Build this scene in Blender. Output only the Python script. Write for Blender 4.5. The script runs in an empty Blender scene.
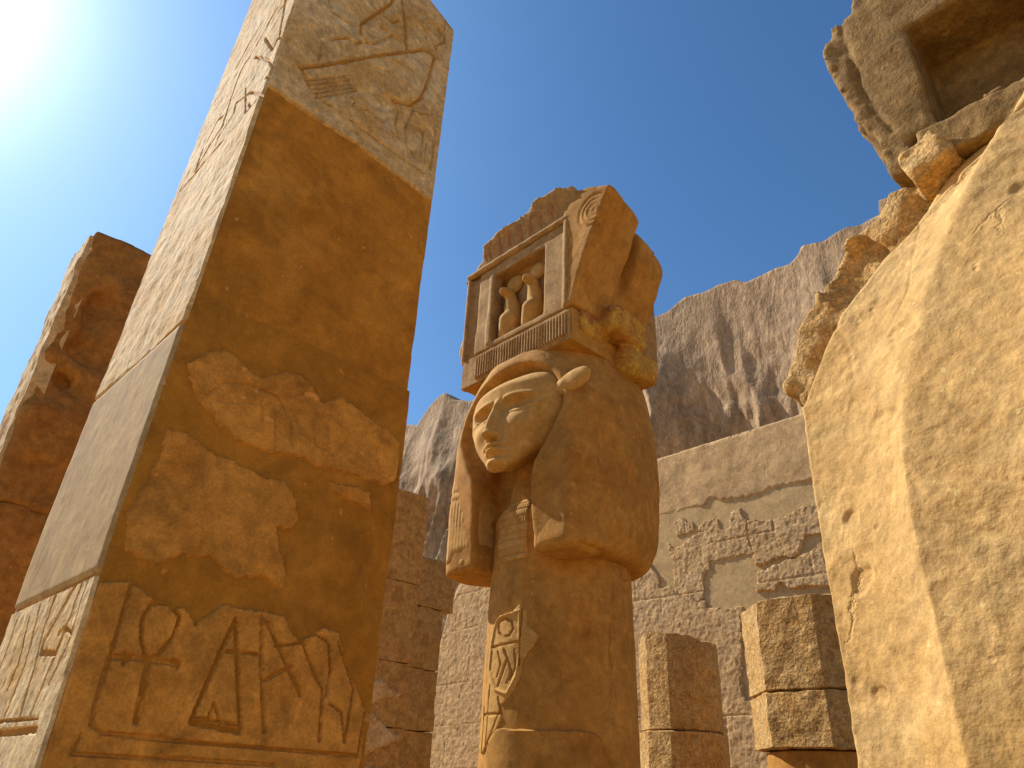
import bpy, math, random
import numpy as np
from math import radians, sin, cos, tan, pi, atan2

# ------------------------------------------------------------------ camera, sky, sun, exposure
scene = bpy.context.scene
FPX = 740.0; PITCH = radians(29.1); ROLL = radians(2.8)
CAM = np.array([0, 0, 1.6])
fwd = np.array([0, cos(PITCH), sin(PITCH)]); up0 = np.array([0, -sin(PITCH), cos(PITCH)]); r0 = np.array([1.0, 0, 0])
rgt = r0*cos(ROLL) + up0*sin(ROLL); upv = up0*cos(ROLL) - r0*sin(ROLL)
cam_data = bpy.data.cameras.new('camera'); cam = bpy.data.objects.new('camera', cam_data)
scene.collection.objects.link(cam); scene.camera = cam
from mathutils import Matrix, Vector
cam.matrix_world = Matrix(((rgt[0], upv[0], -fwd[0], CAM[0]), (rgt[1], upv[1], -fwd[1], CAM[1]),
                           (rgt[2], upv[2], -fwd[2], CAM[2]), (0, 0, 0, 1)))
cam_data.sensor_width = 36; cam_data.lens = FPX/1024*36; cam_data.clip_start = 0.05; cam_data.clip_end = 20000

SUN_AZ, SUN_EL = -57.0, 42.0
world = bpy.data.worlds.new("World"); scene.world = world; world.use_nodes = True
wn, wl = world.node_tree.nodes, world.node_tree.links
wn.clear()
wo = wn.new('ShaderNodeOutputWorld'); bg = wn.new('ShaderNodeBackground'); sky = wn.new('ShaderNodeTexSky')
sky.sky_type = 'NISHITA'; sky.sun_disc = False
sky.sun_elevation = radians(SUN_EL); sky.sun_rotation = radians(SUN_AZ)
sky.air_density = 1.0; sky.dust_density = 0.3; sky.ozone_density = 2.0; sky.altitude = 300
bg.inputs['Strength'].default_value = 0.11
sun_dir = Vector((sin(radians(SUN_AZ))*cos(radians(SUN_EL)), cos(radians(SUN_AZ))*cos(radians(SUN_EL)), sin(radians(SUN_EL))))
# hazy aureole of the sky round the sun
geo = wn.new('ShaderNodeNewGeometry'); dot = wn.new('ShaderNodeVectorMath'); dot.operation = 'DOT_PRODUCT'
dot.inputs[1].default_value = (-sun_dir.x, -sun_dir.y, -sun_dir.z)
wl.new(geo.outputs['Incoming'], dot.inputs[0])
def wmath(op, a, b=None, clamp=False):
    n = wn.new('ShaderNodeMath'); n.operation = op; n.use_clamp = clamp
    for i, v in enumerate((a, b)):
        if v is None: continue
        if isinstance(v, (int, float)): n.inputs[i].default_value = v
        else: wl.new(v, n.inputs[i])
    return n.outputs[0]
dcl = wmath('MAXIMUM', dot.outputs['Value'], 0.0)
g1 = wmath('MULTIPLY', wmath('POWER', dcl, 120.0), 11.0)
g2 = wmath('MULTIPLY', wmath('POWER', dcl, 9.0), 2.9)
lobes = []
for gg, cc in ((g1, (1.0, 1.0, 0.95)), (g2, (0.42, 0.85, 1.25))):
    q = wn.new('ShaderNodeVectorMath'); q.operation = 'SCALE'; q.inputs[0].default_value = cc; wl.new(gg, q.inputs['Scale']); lobes.append(q)
mixg = wn.new('ShaderNodeVectorMath'); mixg.operation = 'ADD'
wl.new(lobes[0].outputs[0], mixg.inputs[0]); wl.new(lobes[1].outputs[0], mixg.inputs[1])
hs = wn.new('ShaderNodeHueSaturation'); hs.inputs['Saturation'].default_value = 1.22
wl.new(sky.outputs[0], hs.inputs['Color'])
addg = wn.new('ShaderNodeVectorMath'); addg.operation = 'ADD'
wl.new(hs.outputs[0], addg.inputs[0]); wl.new(mixg.outputs[0], addg.inputs[1])
wl.new(addg.outputs[0], bg.inputs['Color']); wl.new(bg.outputs[0], wo.inputs['Surface'])

sl = bpy.data.lights.new('sun', 'SUN'); sl.energy = 5.0; sl.angle = radians(0.53); sl.color = (1.0, 0.93, 0.80)
so = bpy.data.objects.new('sun', sl); scene.collection.objects.link(so)
so.rotation_euler = (-sun_dir).to_track_quat('-Z', 'Y').to_euler()
scene.view_settings.view_transform = 'Standard'; scene.view_settings.look = 'None'
scene.view_settings.gamma = 1.0; scene.view_settings.use_curve_mapping = False
scene.view_settings.exposure = 0.42
scene.cycles.max_bounces = 10; scene.cycles.diffuse_bounces = 6

# ------------------------------------------------------------------ geometry helpers
def ray(x, y):
    d = rgt*(x-512) + upv*(384-y) + fwd*FPX
    return d/np.linalg.norm(d)
def azv(a): a = radians(a); return np.array([sin(a), cos(a), 0.0])
class Frame:
    """a thing's own axes: origin on the ground, turned by ang degrees"""
    def __init__(s, o, ang):
        s.o = np.array([o[0], o[1], 0.0]); s.ang = ang; t = radians(ang)
        s.X = np.array([cos(t), sin(t), 0]); s.Y = np.array([-sin(t), cos(t), 0])
    def loc(s, p): q = p-s.o; return (q@s.X, q@s.Y, q[2])
    def _pl(s, px, n, c):
        d = ray(*px); t = ((s.o+n*c-CAM)@n)/(d@n); return s.loc(CAM+d*t)
    def ony(s, px, c): p = s._pl(px, s.Y, c); return (p[0], p[2])     # (x, z) on plane y = c
    def onx(s, px, c): p = s._pl(px, s.X, c); return (p[1], p[2])     # (y, z) on plane x = c
    def oncyl(s, px, r):                                              # (angle, z) on a vertical cylinder
        d = ray(*px); o = CAM-s.o; a = d[0]**2+d[1]**2; b = 2*(o[0]*d[0]+o[1]*d[1]); c = o[0]**2+o[1]**2-r*r
        t = (-b-math.sqrt(max(b*b-4*a*c, 0)))/(2*a); p = s.loc(CAM+d*t); return (atan2(p[1], p[0]), p[2])
def ground(px, d):        # point above/below a pixel's direction at horizontal distance d
    v = ray(*px); h = math.hypot(v[0], v[1]); return CAM + v*(d/h)

_rng = np.random.RandomState(7)
_T = _rng.rand(32, 32, 32).astype(np.float32)*2-1
def vnoise(x, y, z):
    xi, yi, zi = np.floor(x).astype(np.int64), np.floor(y).astype(np.int64), np.floor(z).astype(np.int64)
    fx, fy, fz = x-xi, y-yi, z-zi
    fx = fx*fx*(3-2*fx); fy = fy*fy*(3-2*fy); fz = fz*fz*(3-2*fz)
    x0, y0, z0 = xi & 31, yi & 31, zi & 31; x1, y1, z1 = (xi+1) & 31, (yi+1) & 31, (zi+1) & 31
    a = _T[x0, y0, z0]*(1-fx)+_T[x1, y0, z0]*fx; b = _T[x0, y1, z0]*(1-fx)+_T[x1, y1, z0]*fx
    c = _T[x0, y0, z1]*(1-fx)+_T[x1, y0, z1]*fx; d = _T[x0, y1, z1]*(1-fx)+_T[x1, y1, z1]*fx
    return (a*(1-fy)+b*fy)*(1-fz)+(c*(1-fy)+d*fy)*fz
def fbm(x, y, z, s=1.0, o=3, seed=0, g=0.5):
    r = 0; a = 1.0; t = 0
    for i in range(o):
        k = s*2.03**i; ca, sa, cb, sb = ((.80, .60, .83, .56), (.36, .93, .74, .67), (.94, -.34, .55, .835), (.60, -.80, .94, .34), (.77, .64, .28, .96))[i % 5]
        x1 = ca*x-sa*y; y1 = sa*x+ca*y; y2 = cb*y1-sb*z; z2 = sb*y1+cb*z
        r = r+a*vnoise(x1*k+seed*3.7+i*5.1, y2*k+seed*1.3+i*2.7, z2*k+seed*7.9+i*9.3); t += a; a *= g
    return r/t
def sstep(a, b, x): t = np.clip((x-a)/(b-a), 0, 1); return t*t*(3-2*t)
def seg_d(U, V, pts, closed=False):
    d = np.full(np.shape(U), 1e9); n = len(pts)
    for i in range(n if closed else n-1):
        ax, ay = pts[i]; bx, by = pts[(i+1) % n]; ex, ey = bx-ax, by-ay; L = ex*ex+ey*ey+1e-12
        t = np.clip(((U-ax)*ex+(V-ay)*ey)/L, 0, 1)
        d = np.minimum(d, np.hypot(U-ax-t*ex, V-ay-t*ey))
    return d
def poly_sd(U, V, pts):   # positive inside
    d = seg_d(U, V, pts, True); ins = np.zeros(np.shape(U), bool); n = len(pts)
    for i in range(n):
        ax, ay = pts[i]; bx, by = pts[(i+1) % n]
        if ay == by: continue
        c = ((ay > V) != (by > V)) & (U < (bx-ax)*(V-ay)/(by-ay)+ax); ins ^= c
    return np.where(ins, d, -d)
def smin(a, b, k):
    h = np.clip(0.5+0.5*(b-a)/k, 0, 1); return b*(1-h)+a*h-k*h*(1-h)
def smax(a, b, k): return -smin(-a, -b, k)
def box(x, y, z, lo, hi, r=0.0):
    c = [(a+b)/2 for a, b in zip(lo, hi)]; h = [(b-a)/2-r for a, b in zip(lo, hi)]
    q = [abs(v-cc)-hh for v, cc, hh in zip((x, y, z), c, h)]
    return np.sqrt(sum(np.maximum(v, 0)**2 for v in q))+np.minimum(np.maximum(np.maximum(q[0], q[1]), q[2]), 0)-r
def ell(x, y, z, c, r):
    k = np.sqrt(((x-c[0])/r[0])**2+((y-c[1])/r[1])**2+((z-c[2])/r[2])**2); return (k-1)*min(r)
def cap(x, y, z, a, b, r0_, r1_=None):
    if r1_ is None: r1_ = r0_
    e = [q-p for p, q in zip(a, b)]; L = sum(v*v for v in e)
    t = np.clip(((x-a[0])*e[0]+(y-a[1])*e[1]+(z-a[2])*e[2])/L, 0, 1)
    return np.sqrt((x-a[0]-t*e[0])**2+(y-a[1]-t*e[1])**2+(z-a[2]-t*e[2])**2)-(r0_+(r1_-r0_)*t)
def extr(x, y, z, poly, y0, y1):       # polygon in x-z, between two y planes
    p = -poly_sd(x, z, poly); s = np.maximum(y0-y, y-y1)
    return np.where((p > 0) & (s > 0), np.hypot(p, s), np.maximum(p, s))

def link(name, me, mat, parent=None):
    o = bpy.data.objects.new(name, me); scene.collection.objects.link(o)
    if mat: me.materials.append(mat)
    if parent: o.parent = parent
    return o
def mesh_obj(name, V, F, mat, parent=None, sharp=38, smooth=True):
    me = bpy.data.meshes.new(name); V = np.asarray(V, np.float32)
    if isinstance(F, np.ndarray):
        me.vertices.add(len(V)); me.vertices.foreach_set('co', V.ravel())
        k = F.shape[1]; me.loops.add(F.size); me.loops.foreach_set('vertex_index', F.ravel().astype(np.int32))
        me.polygons.add(len(F)); me.polygons.foreach_set('loop_start', np.arange(len(F), dtype=np.int32)*k)
        me.update(calc_edges=True); me.validate()
    else:
        me.from_pydata([tuple(map(float, v)) for v in V], [], [tuple(map(int, f)) for f in F])
    if smooth:
        me.polygons.foreach_set('use_smooth', [True]*len(me.polygons))
        if sharp: me.set_sharp_from_angle(angle=radians(sharp))
    me.update()
    return link(name, me, mat, parent)
def sdf_mesh(name, f, lo, hi, h, mat, parent=None, sharp=None):
    n = [int(math.ceil((b-a)/h))+1 for a, b in zip(lo, hi)]
    ax = [lo[i]+h*np.arange(n[i]) for i in range(3)]
    X, Y, Z = np.meshgrid(*ax, indexing='ij'); D = f(X, Y, Z)
    D[0] = np.maximum(D[0], h*.3); D[-1] = np.maximum(D[-1], h*.3); D[:, 0] = np.maximum(D[:, 0], h*.3); D[:, -1] = np.maximum(D[:, -1], h*.3)
    D[:, :, 0] = np.maximum(D[:, :, 0], h*.3); D[:, :, -1] = np.maximum(D[:, :, -1], h*.3)
    S = D < 0; cn = (n[0]-1, n[1]-1, n[2]-1)
    acc = np.zeros(cn+(3,)); cnt = np.zeros(cn)
    corners = [(i, j, k) for i in (0, 1) for j in (0, 1) for k in (0, 1)]
    sl_ = lambda a, c: a[c[0]:c[0]+cn[0], c[1]:c[1]+cn[1], c[2]:c[2]+cn[2]]
    for c in corners:
        for a in range(3):
            if c[a] == 0:
                e = list(c); e[a] = 1
                d0, d1 = sl_(D, c), sl_(D, e); m = sl_(S, c) != sl_(S, e)
                t = np.where(m, d0/np.where(m, d0-d1, 1), 0)
                for b in range(3):
                    acc[..., b] += np.where(m, c[b]+(t if b == a else 0), 0)
                cnt += m
    act = cnt > 0; idx = np.full(cn, -1, np.int64); idx[act] = np.arange(act.sum())
    V = (acc[act]/cnt[act][:, None]+np.argwhere(act))*h+np.array(lo)
    F = []
    for a in range(3):
        b, c = (a+1) % 3, (a+2) % 3
        s0 = [slice(None)]*3; s1 = [slice(None)]*3; s0[a] = slice(0, -1); s1[a] = slice(1, None)
        A0, A1 = S[tuple(s0)], S[tuple(s1)]
        e = np.argwhere(A0 != A1)
        e = e[(e[:, b] > 0) & (e[:, c] > 0) & (e[:, b] < n[b]-1) & (e[:, c] < n[c]-1)]
        fl = A0[e[:, 0], e[:, 1], e[:, 2]]
        q = []
        for db, dc in ((1, 1), (0, 1), (0, 0), (1, 0)):
            g = e.copy(); g[:, b] -= db; g[:, c] -= dc; q.append(idx[g[:, 0], g[:, 1], g[:, 2]])
        q = np.stack(q, 1); q[~fl] = q[~fl][:, ::-1]; F.append(q)
    F = np.concatenate(F); F = F[(F >= 0).all(1)]
    return mesh_obj(name, V, F, mat, parent, sharp)
def grid_faces(nu, nv, wrap=False):
    i, j = np.meshgrid(np.arange(nu-1 if not wrap else nu), np.arange(nv-1), indexing='ij'); i2 = (i+1) % nu
    return np.stack([i*nv+j, i2*nv+j, i2*nv+j+1, i*nv+j+1], -1).reshape(-1, 4)
def panel(name, u0, u1, v0, v1, step, hf, mp, mat, parent, cull=-0.006, sharp=50, skirt=True, lim=-.008):
    nu = int((u1-u0)/step)+2; nv = int((v1-v0)/step)+2
    U, V = np.meshgrid(np.linspace(u0, u1, nu), np.linspace(v0, v1, nv), indexing='ij'); H = hf(U, V)
    Hs = np.array(H)
    for sl2 in ((0, slice(None)), (-1, slice(None)), (slice(None), 0), (slice(None), -1)): Hs[sl2] = np.minimum(Hs[sl2], lim)
    P = np.stack(mp(U, V, Hs if skirt else H), -1).reshape(-1, 3); F = grid_faces(nu, nv)
    Hf = H.ravel(); F = F[(Hf[F] > cull).any(1)]
    used = np.unique(F); rm = np.full(len(P), -1); rm[used] = np.arange(len(used))
    return mesh_obj(name, P[used], rm[F], mat, parent, sharp)
def relief(U, V, mask, h, rough_edge=0.012, edge=0.004, strokes=(), tex=0.0015, seed=0, ts=30, es=10, raise_=()):
    sd = poly_sd(U, V, mask)+fbm(U, V, U*0+seed, es, 5, seed, .72)*rough_edge*3.2
    H = sstep(-edge, edge, sd)*(h+0.012)-0.012
    H = H+fbm(U, V, U*0, ts, 3, seed+3)*tex+fbm(U, V, U*0, 5, 2, seed+9)*tex*1.2
    for pts, dh in raise_: H = H+dh*sstep(-.004, .010, poly_sd(U, V, pts)+fbm(U, V, U*0, 30, 2, 77)*.004)
    for pts, w, dp in strokes:
        d = seg_d(U, V, pts)+fbm(U, V, U*0, 60, 2, seed+5)*w*0.25
        H = H-dp*1.7*(1-sstep(w*0.55, w*1.05, d))
    return H
def dense_block(name, lo, hi, step, mat, parent, amp=0.004, chip=0.02, seed=0, ns=2.5, sharp=45, fine=0.0015, topf=None):
    """box whose six faces are dense grids, edges worn and chipped by noise"""
    lo = np.array(lo, float); hi = np.array(hi, float); VV = []; FF = []; off = 0
    for a in range(3):
        b, c = (a+1) % 3, (a+2) % 3
        for side in (0, 1):
            nb = max(2, int((hi[b]-lo[b])/step)+1); nc = max(2, int((hi[c]-lo[c])/step)+1)
            Bv, Cv = np.meshgrid(np.linspace(lo[b], hi[b], nb), np.linspace(lo[c], hi[c], nc), indexing='ij')
            P = np.zeros((nb, nc, 3)); P[..., a] = (lo, hi)[side][a]; P[..., b] = Bv; P[..., c] = Cv
            F = grid_faces(nb, nc)
            if side == 0: F = F[:, ::-1]
            VV.append(P.reshape(-1, 3)); FF.append(F+off); off += nb*nc
    V = np.concatenate(VV); F = np.concatenate(FF)
    key = np.round(V/1e-4).astype(np.int64); _, fi, inv = np.unique(key, axis=0, return_index=True, return_inverse=True)
    V = V[fi]; F = inv.ravel()[F]
    x, y, z = V.T; cen = (lo+hi)/2; half = (hi-lo)/2
    q = 1-np.abs(V-cen)/half; dist = np.sort(np.abs(half-np.abs(V-cen)), 1)     # distance to faces
    edge_d = dist[:, 1]
    nz = fbm(x, y, z, 9, 3, seed+2); ch = chip*(1-sstep(0, chip*1.6+1e-4, edge_d))*np.clip(0.25+1.5*nz, 0.12, 1.6)
    nearf = (np.abs(half-np.abs(V-cen)) < chip*1.6)
    V = V-np.sign(V-cen)*nearf*ch[:, None]*0.6
    for k in range(3):
        V[:, k] += fbm(x, y, z, ns, 3, seed+11+k)*amp+fbm(x, y, z, 28, 2, seed+21+k)*fine
    if topf: V[:, 2] += topf(V[:, 0], V[:, 1])*sstep(hi[2]-1.2, hi[2], V[:, 2])
    return mesh_obj(name, V, F, mat, parent, sharp)
def loft(name, rings, mat, parent, disp=None, sharp=40):
    """rings: array (nv, nu, 3), closed round u, capped at both ends"""
    R = np.array(rings); nv, nu = R.shape[:2]; P = R.transpose(1, 0, 2)
    if disp is not None:
        du = np.roll(P, -1, 0)-np.roll(P, 1, 0); dv = np.gradient(P, axis=1)
        N = np.cross(du, dv); N /= np.linalg.norm(N, axis=-1, keepdims=True)+1e-9
        P = P+N*disp(P[..., 0], P[..., 1], P[..., 2])[..., None]
    V = list(P.reshape(-1, 3)); F = grid_faces(nu, nv, True).tolist()
    for j, rev in ((0, True), (nv-1, False)):
        V.append(P[:, j].mean(0)); c = len(V)-1
        for i in range(nu):
            t = (i*nv+j, ((i+1) % nu)*nv+j, c); F.append(t[::-1] if rev else t)
    return mesh_obj(name, V, F, mat, parent, sharp)
def thing(name, label, cat, frame, group=None):
    o = bpy.data.objects.new(name, None); scene.collection.objects.link(o); o.empty_display_size = .3
    o.location = tuple(frame.o); o.rotation_euler = (0, 0, radians(frame.ang))
    o['label'] = label; o['category'] = cat; o['kind'] = 'thing'
    if group: o['group'] = group
    return o

# ------------------------------------------------------------------ materials
def stone(name, c1, c2, c3=None, scale=1.2, fine=0.12, bump=0.35, pits=0.25, rough=0.9, stretch=(1, 1, 1), streak=0.0, dist=0.01, grain=60, crack=0):
    m = bpy.data.materials.new(name); m.use_nodes = True; n, l = m.node_tree.nodes, m.node_tree.links
    b = n['Principled BSDF']; b.inputs['Roughness'].default_value = rough; b.inputs['Specular IOR Level'].default_value = 0.25
    tc = n.new('ShaderNodeTexCoord'); mp = n.new('ShaderNodeMapping'); l.new(tc.outputs['Object'], mp.inputs[0])
    mp.inputs['Scale'].default_value = stretch
    def noise(s, d=4, r=.55, w=0.0, src=mp):
        t = n.new('ShaderNodeTexNoise'); t.inputs['Scale'].default_value = s; t.inputs['Detail'].default_value = d
        t.inputs['Roughness'].default_value = r; t.inputs['Distortion'].default_value = w; l.new(src.outputs[0], t.inputs['Vector']); return t.outputs[0]
    def ramp(v, a, b_, ca=0, cb=1):
        r = n.new('ShaderNodeMapRange'); r.inputs[1].default_value = a; r.inputs[2].default_value = b_
        r.inputs[3].default_value = ca; r.inputs[4].default_value = cb; l.new(v, r.inputs[0]); return r.outputs[0]
    def mix(f, a, c, mode='MIX'):
        x = n.new('ShaderNodeMix'); x.data_type = 'RGBA'; x.blend_type = mode
        if isinstance(f, float): x.inputs[0].default_value = f
        else: l.new(f, x.inputs[0])
        for i, v in ((6, a), (7, c)):
            if isinstance(v, tuple): x.inputs[i].default_value = v+(1,)
            else: l.new(v, x.inputs[i])
        return x.outputs[2]
    col = mix(ramp(noise(scale, 4, .6, .6), .38, .62), c1, c2)
    if c3: col = mix(ramp(noise(scale*2.3, 4, .65, .3), .5, .68, 0, .75), col, c3)
    fn = noise(scale*14, 5, .7); col = mix(1.0, col, mix(ramp(fn, .3, .7), (1-fine*1.6,)*3, (1+fine*.6,)*3), 'MULTIPLY')
    sp = noise(grain*2.2, 2, .5); col = mix(1.0, col, mix(ramp(sp, .3, .7), (1-fine*.9,)*3, (1+fine*.4,)*3), 'MULTIPLY')
    md = noise(scale*4.5, 4, .68, .8); col = mix(1.0, col, mix(ramp(md, .36, .64), (1-fine*1.3,)*3, (1+fine*.7,)*3), 'MULTIPLY')
    chp = noise(23, 2, .5); col = mix(ramp(chp, .70, .735, 0, .55), col, tuple(min(v*1.35+.03, .8) for v in c1))
    if crack:
     ck = n.new('ShaderNodeTexVoronoi'); ck.feature = 'DISTANCE_TO_EDGE'; ck.inputs['Scale'].default_value = crack
     wp = n.new('ShaderNodeTexNoise'); wp.inputs['Scale'].default_value = crack*2.2; wp.inputs['Detail'].default_value = 6; wp.inputs['Roughness'].default_value = .7; l.new(mp.outputs[0], wp.inputs['Vector'])
     wm = n.new('ShaderNodeVectorMath'); wm.operation = 'MULTIPLY_ADD'; wm.inputs[1].default_value = (.28/crack,)*3; l.new(wp.outputs['Color'], wm.inputs[0]); l.new(mp.outputs[0], wm.inputs[2])
     l.new(wm.outputs[0], ck.inputs['Vector'])
     cmask = noise(crack*1.3, 2, .5)
    vo = n.new('ShaderNodeTexVoronoi'); vo.inputs['Scale'].default_value = 9; l.new(mp.outputs[0], vo.inputs['Vector'])
    rnd = n.new('ShaderNodeSeparateColor'); l.new(vo.outputs['Color'], rnd.inputs[0])
    def mth(op, a, b_):
        t = n.new('ShaderNodeMath'); t.operation = op
        for i, v in enumerate((a, b_)):
            if isinstance(v, (int, float)): t.inputs[i].default_value = v
            else: l.new(v, t.inputs[i])
        return t.outputs[0]
    hole = mth('MULTIPLY', ramp(vo.outputs['Distance'], .03, .12, 1, 0), ramp(rnd.outputs[0], .62, .66))
    if streak:
        m2 = n.new('ShaderNodeMapping'); m2.inputs['Scale'].default_value = (7, 7, .5); l.new(tc.outputs['Object'], m2.inputs[0])
        col = mix(ramp(noise(1.2, 5, .6, .4, m2), .5, .72, 0, streak), col, tuple(v*.55 for v in c2))
    l.new(col, b.inputs['Base Color'])
    hsum = mth('ADD', mth('MULTIPLY', noise(grain*.25, 4, .65), .9), mth('MULTIPLY', noise(grain, 4, .6), .35))
    hsum = mth('ADD', hsum, mth('MULTIPLY', noise(grain*3, 2, .6), .12))
    hsum = mth('SUBTRACT', hsum, mth('MULTIPLY', hole, pits))
    if crack: hsum = mth('SUBTRACT', hsum, mth('MULTIPLY', mth('MULTIPLY', ramp(ck.outputs['Distance'], 0, .012, 1, 0), ramp(cmask, .54, .60)), 1.1))
    hsum = mth('ADD', hsum, mth('MULTIPLY', md, .45))
    bp = n.new('ShaderNodeBump'); bp.inputs['Strength'].default_value = bump; bp.inputs['Distance'].default_value = dist
    l.new(hsum, bp.inputs['Height']); l.new(bp.outputs[0], b.inputs['Normal'])
    return m
M = {}
M['carved'] = stone('carved_sandstone', (0.56, 0.235, 0.034), (0.62, 0.28, 0.048), (0.47, 0.18, 0.022), 1.6, .2, .45, .4, dist=.008)
M['pale'] = stone('pale_carved_sandstone', (.68, .48, .24), (.60, .36, .12), (.74, .56, .32), 3.0, .2, .5, .4, dist=.008)
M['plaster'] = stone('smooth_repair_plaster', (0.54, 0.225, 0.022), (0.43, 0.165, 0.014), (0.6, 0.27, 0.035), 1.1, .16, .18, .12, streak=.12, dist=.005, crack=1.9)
M['pillar_back'] = stone('rough_orange_sandstone', (0.37, 0.165, 0.032), (0.43, 0.205, 0.045), (0.3, 0.12, 0.02), 1.5, .2, .5, .4, streak=.2, dist=.012)
M['column'] = stone('column_sandstone', (0.47, 0.22, 0.038), (0.53, 0.27, 0.058), (0.38, 0.155, 0.022), 1.4, .16, .3, .3, dist=.006, streak=.1, crack=1.9)
M['face'] = stone('sun_toned_sandstone', (0.55, 0.3, 0.075), (0.6, 0.345, 0.105), (0.47, 0.235, 0.04), 2.5, .12, .2, .1, dist=.004, grain=90)  # lighter than the column stone, with sunlight on the face put into it
M['amber'] = stone('amber_stained_stone', (0.58, 0.33, 0.05), (0.45, 0.17, 0.035), (0.66, 0.43, 0.08), 4.0, .2, .4, .2, dist=.008)
M['paint'] = stone('cavetto_stone', (0.44, 0.25, 0.085), (0.49, 0.29, 0.11), (0.38, 0.2, 0.06), 3, .16, .4, .2, dist=.006)
M['red'] = stone('faded_red_paint', (.40, .17, .065), (.45, .21, .085), None, 9, .2, .3, .2, dist=.004)
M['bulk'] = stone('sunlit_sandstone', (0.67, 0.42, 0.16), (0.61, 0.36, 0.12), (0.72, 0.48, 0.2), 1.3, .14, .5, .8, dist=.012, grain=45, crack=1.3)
M['broken'] = stone('broken_sandstone', (0.56, 0.325, 0.105), (0.62, 0.39, 0.15), (0.46, 0.24, 0.06), 5, .25, .9, .4, dist=.02, grain=40)
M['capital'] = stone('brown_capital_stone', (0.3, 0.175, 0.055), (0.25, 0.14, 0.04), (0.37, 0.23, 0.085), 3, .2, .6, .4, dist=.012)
M['wall_stone'] = stone('wall_relief_stone', (0.6, 0.38, 0.175), (0.55, 0.335, 0.145), (0.64, 0.42, 0.21), 2.2, .2, .7, .3, dist=.012, grain=35)
M['wall_plaster'] = stone('wall_repair_plaster', (0.55, 0.36, 0.16), (0.51, 0.325, 0.14), (0.59, 0.395, 0.185), 1.2, .14, .4, .1, dist=.01, grain=30)
M['wall_top'] = stone('wall_upper_plaster', (0.58, 0.36, 0.165), (0.53, 0.32, 0.14), (0.62, 0.395, 0.19), 1.0, .16, .5, .1, dist=.012, grain=25, crack=1.9)
M['cliff'] = stone('limestone_cliff', (0.41, 0.27, 0.155), (0.34, 0.215, 0.115), (0.48, 0.335, 0.205), .07, .22, .4, .0, stretch=(1, 1, .5), streak=.0, dist=1.2, grain=1.2, crack=.12)
M['stack'] = stone('stacked_block_sandstone', (0.52, 0.28, 0.08), (0.57, 0.33, 0.1), (0.43, 0.21, 0.05), 2.5, .22, .6, .5, dist=.012)
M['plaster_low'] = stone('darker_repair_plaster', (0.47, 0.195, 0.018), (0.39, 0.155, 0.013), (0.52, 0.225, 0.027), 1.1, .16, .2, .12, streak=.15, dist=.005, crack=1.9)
M['sand'] = stone('pale_sand', (.62, .41, .19), (.56, .36, .16), (.66, .45, .22), .3, .15, .5, .3, dist=.02)
M['paving'] = stone('worn_paving', (.60, .38, .15), (.54, .33, .12), None, .8, .15, .5, .3, dist=.02)

AZA = 43.0      # blender angle of the temple axis that runs right and away (azimuth 47)

# ------------------------------------------------------------------ ground and cliffs
def flat(name, x0, x1, y0, y1, z, mat, n=60, amp=0.0):
    U, V = np.meshgrid(np.linspace(x0, x1, n), np.linspace(y0, y1, n), indexing='ij')
    Z = np.full(U.shape, float(z))+fbm(U, V, U*0, .02, 3, 5)*amp
    o = mesh_obj(name, np.stack([U, V, Z], -1).reshape(-1, 3), grid_faces(n, n), mat); o['kind'] = 'structure'; return o
flat('ground', -4000, 4000, -4000, 4000, -0.05, M['sand'])
fl = flat('paving', -40, 40, -40, 40, 0.0, M['paving'])

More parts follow.
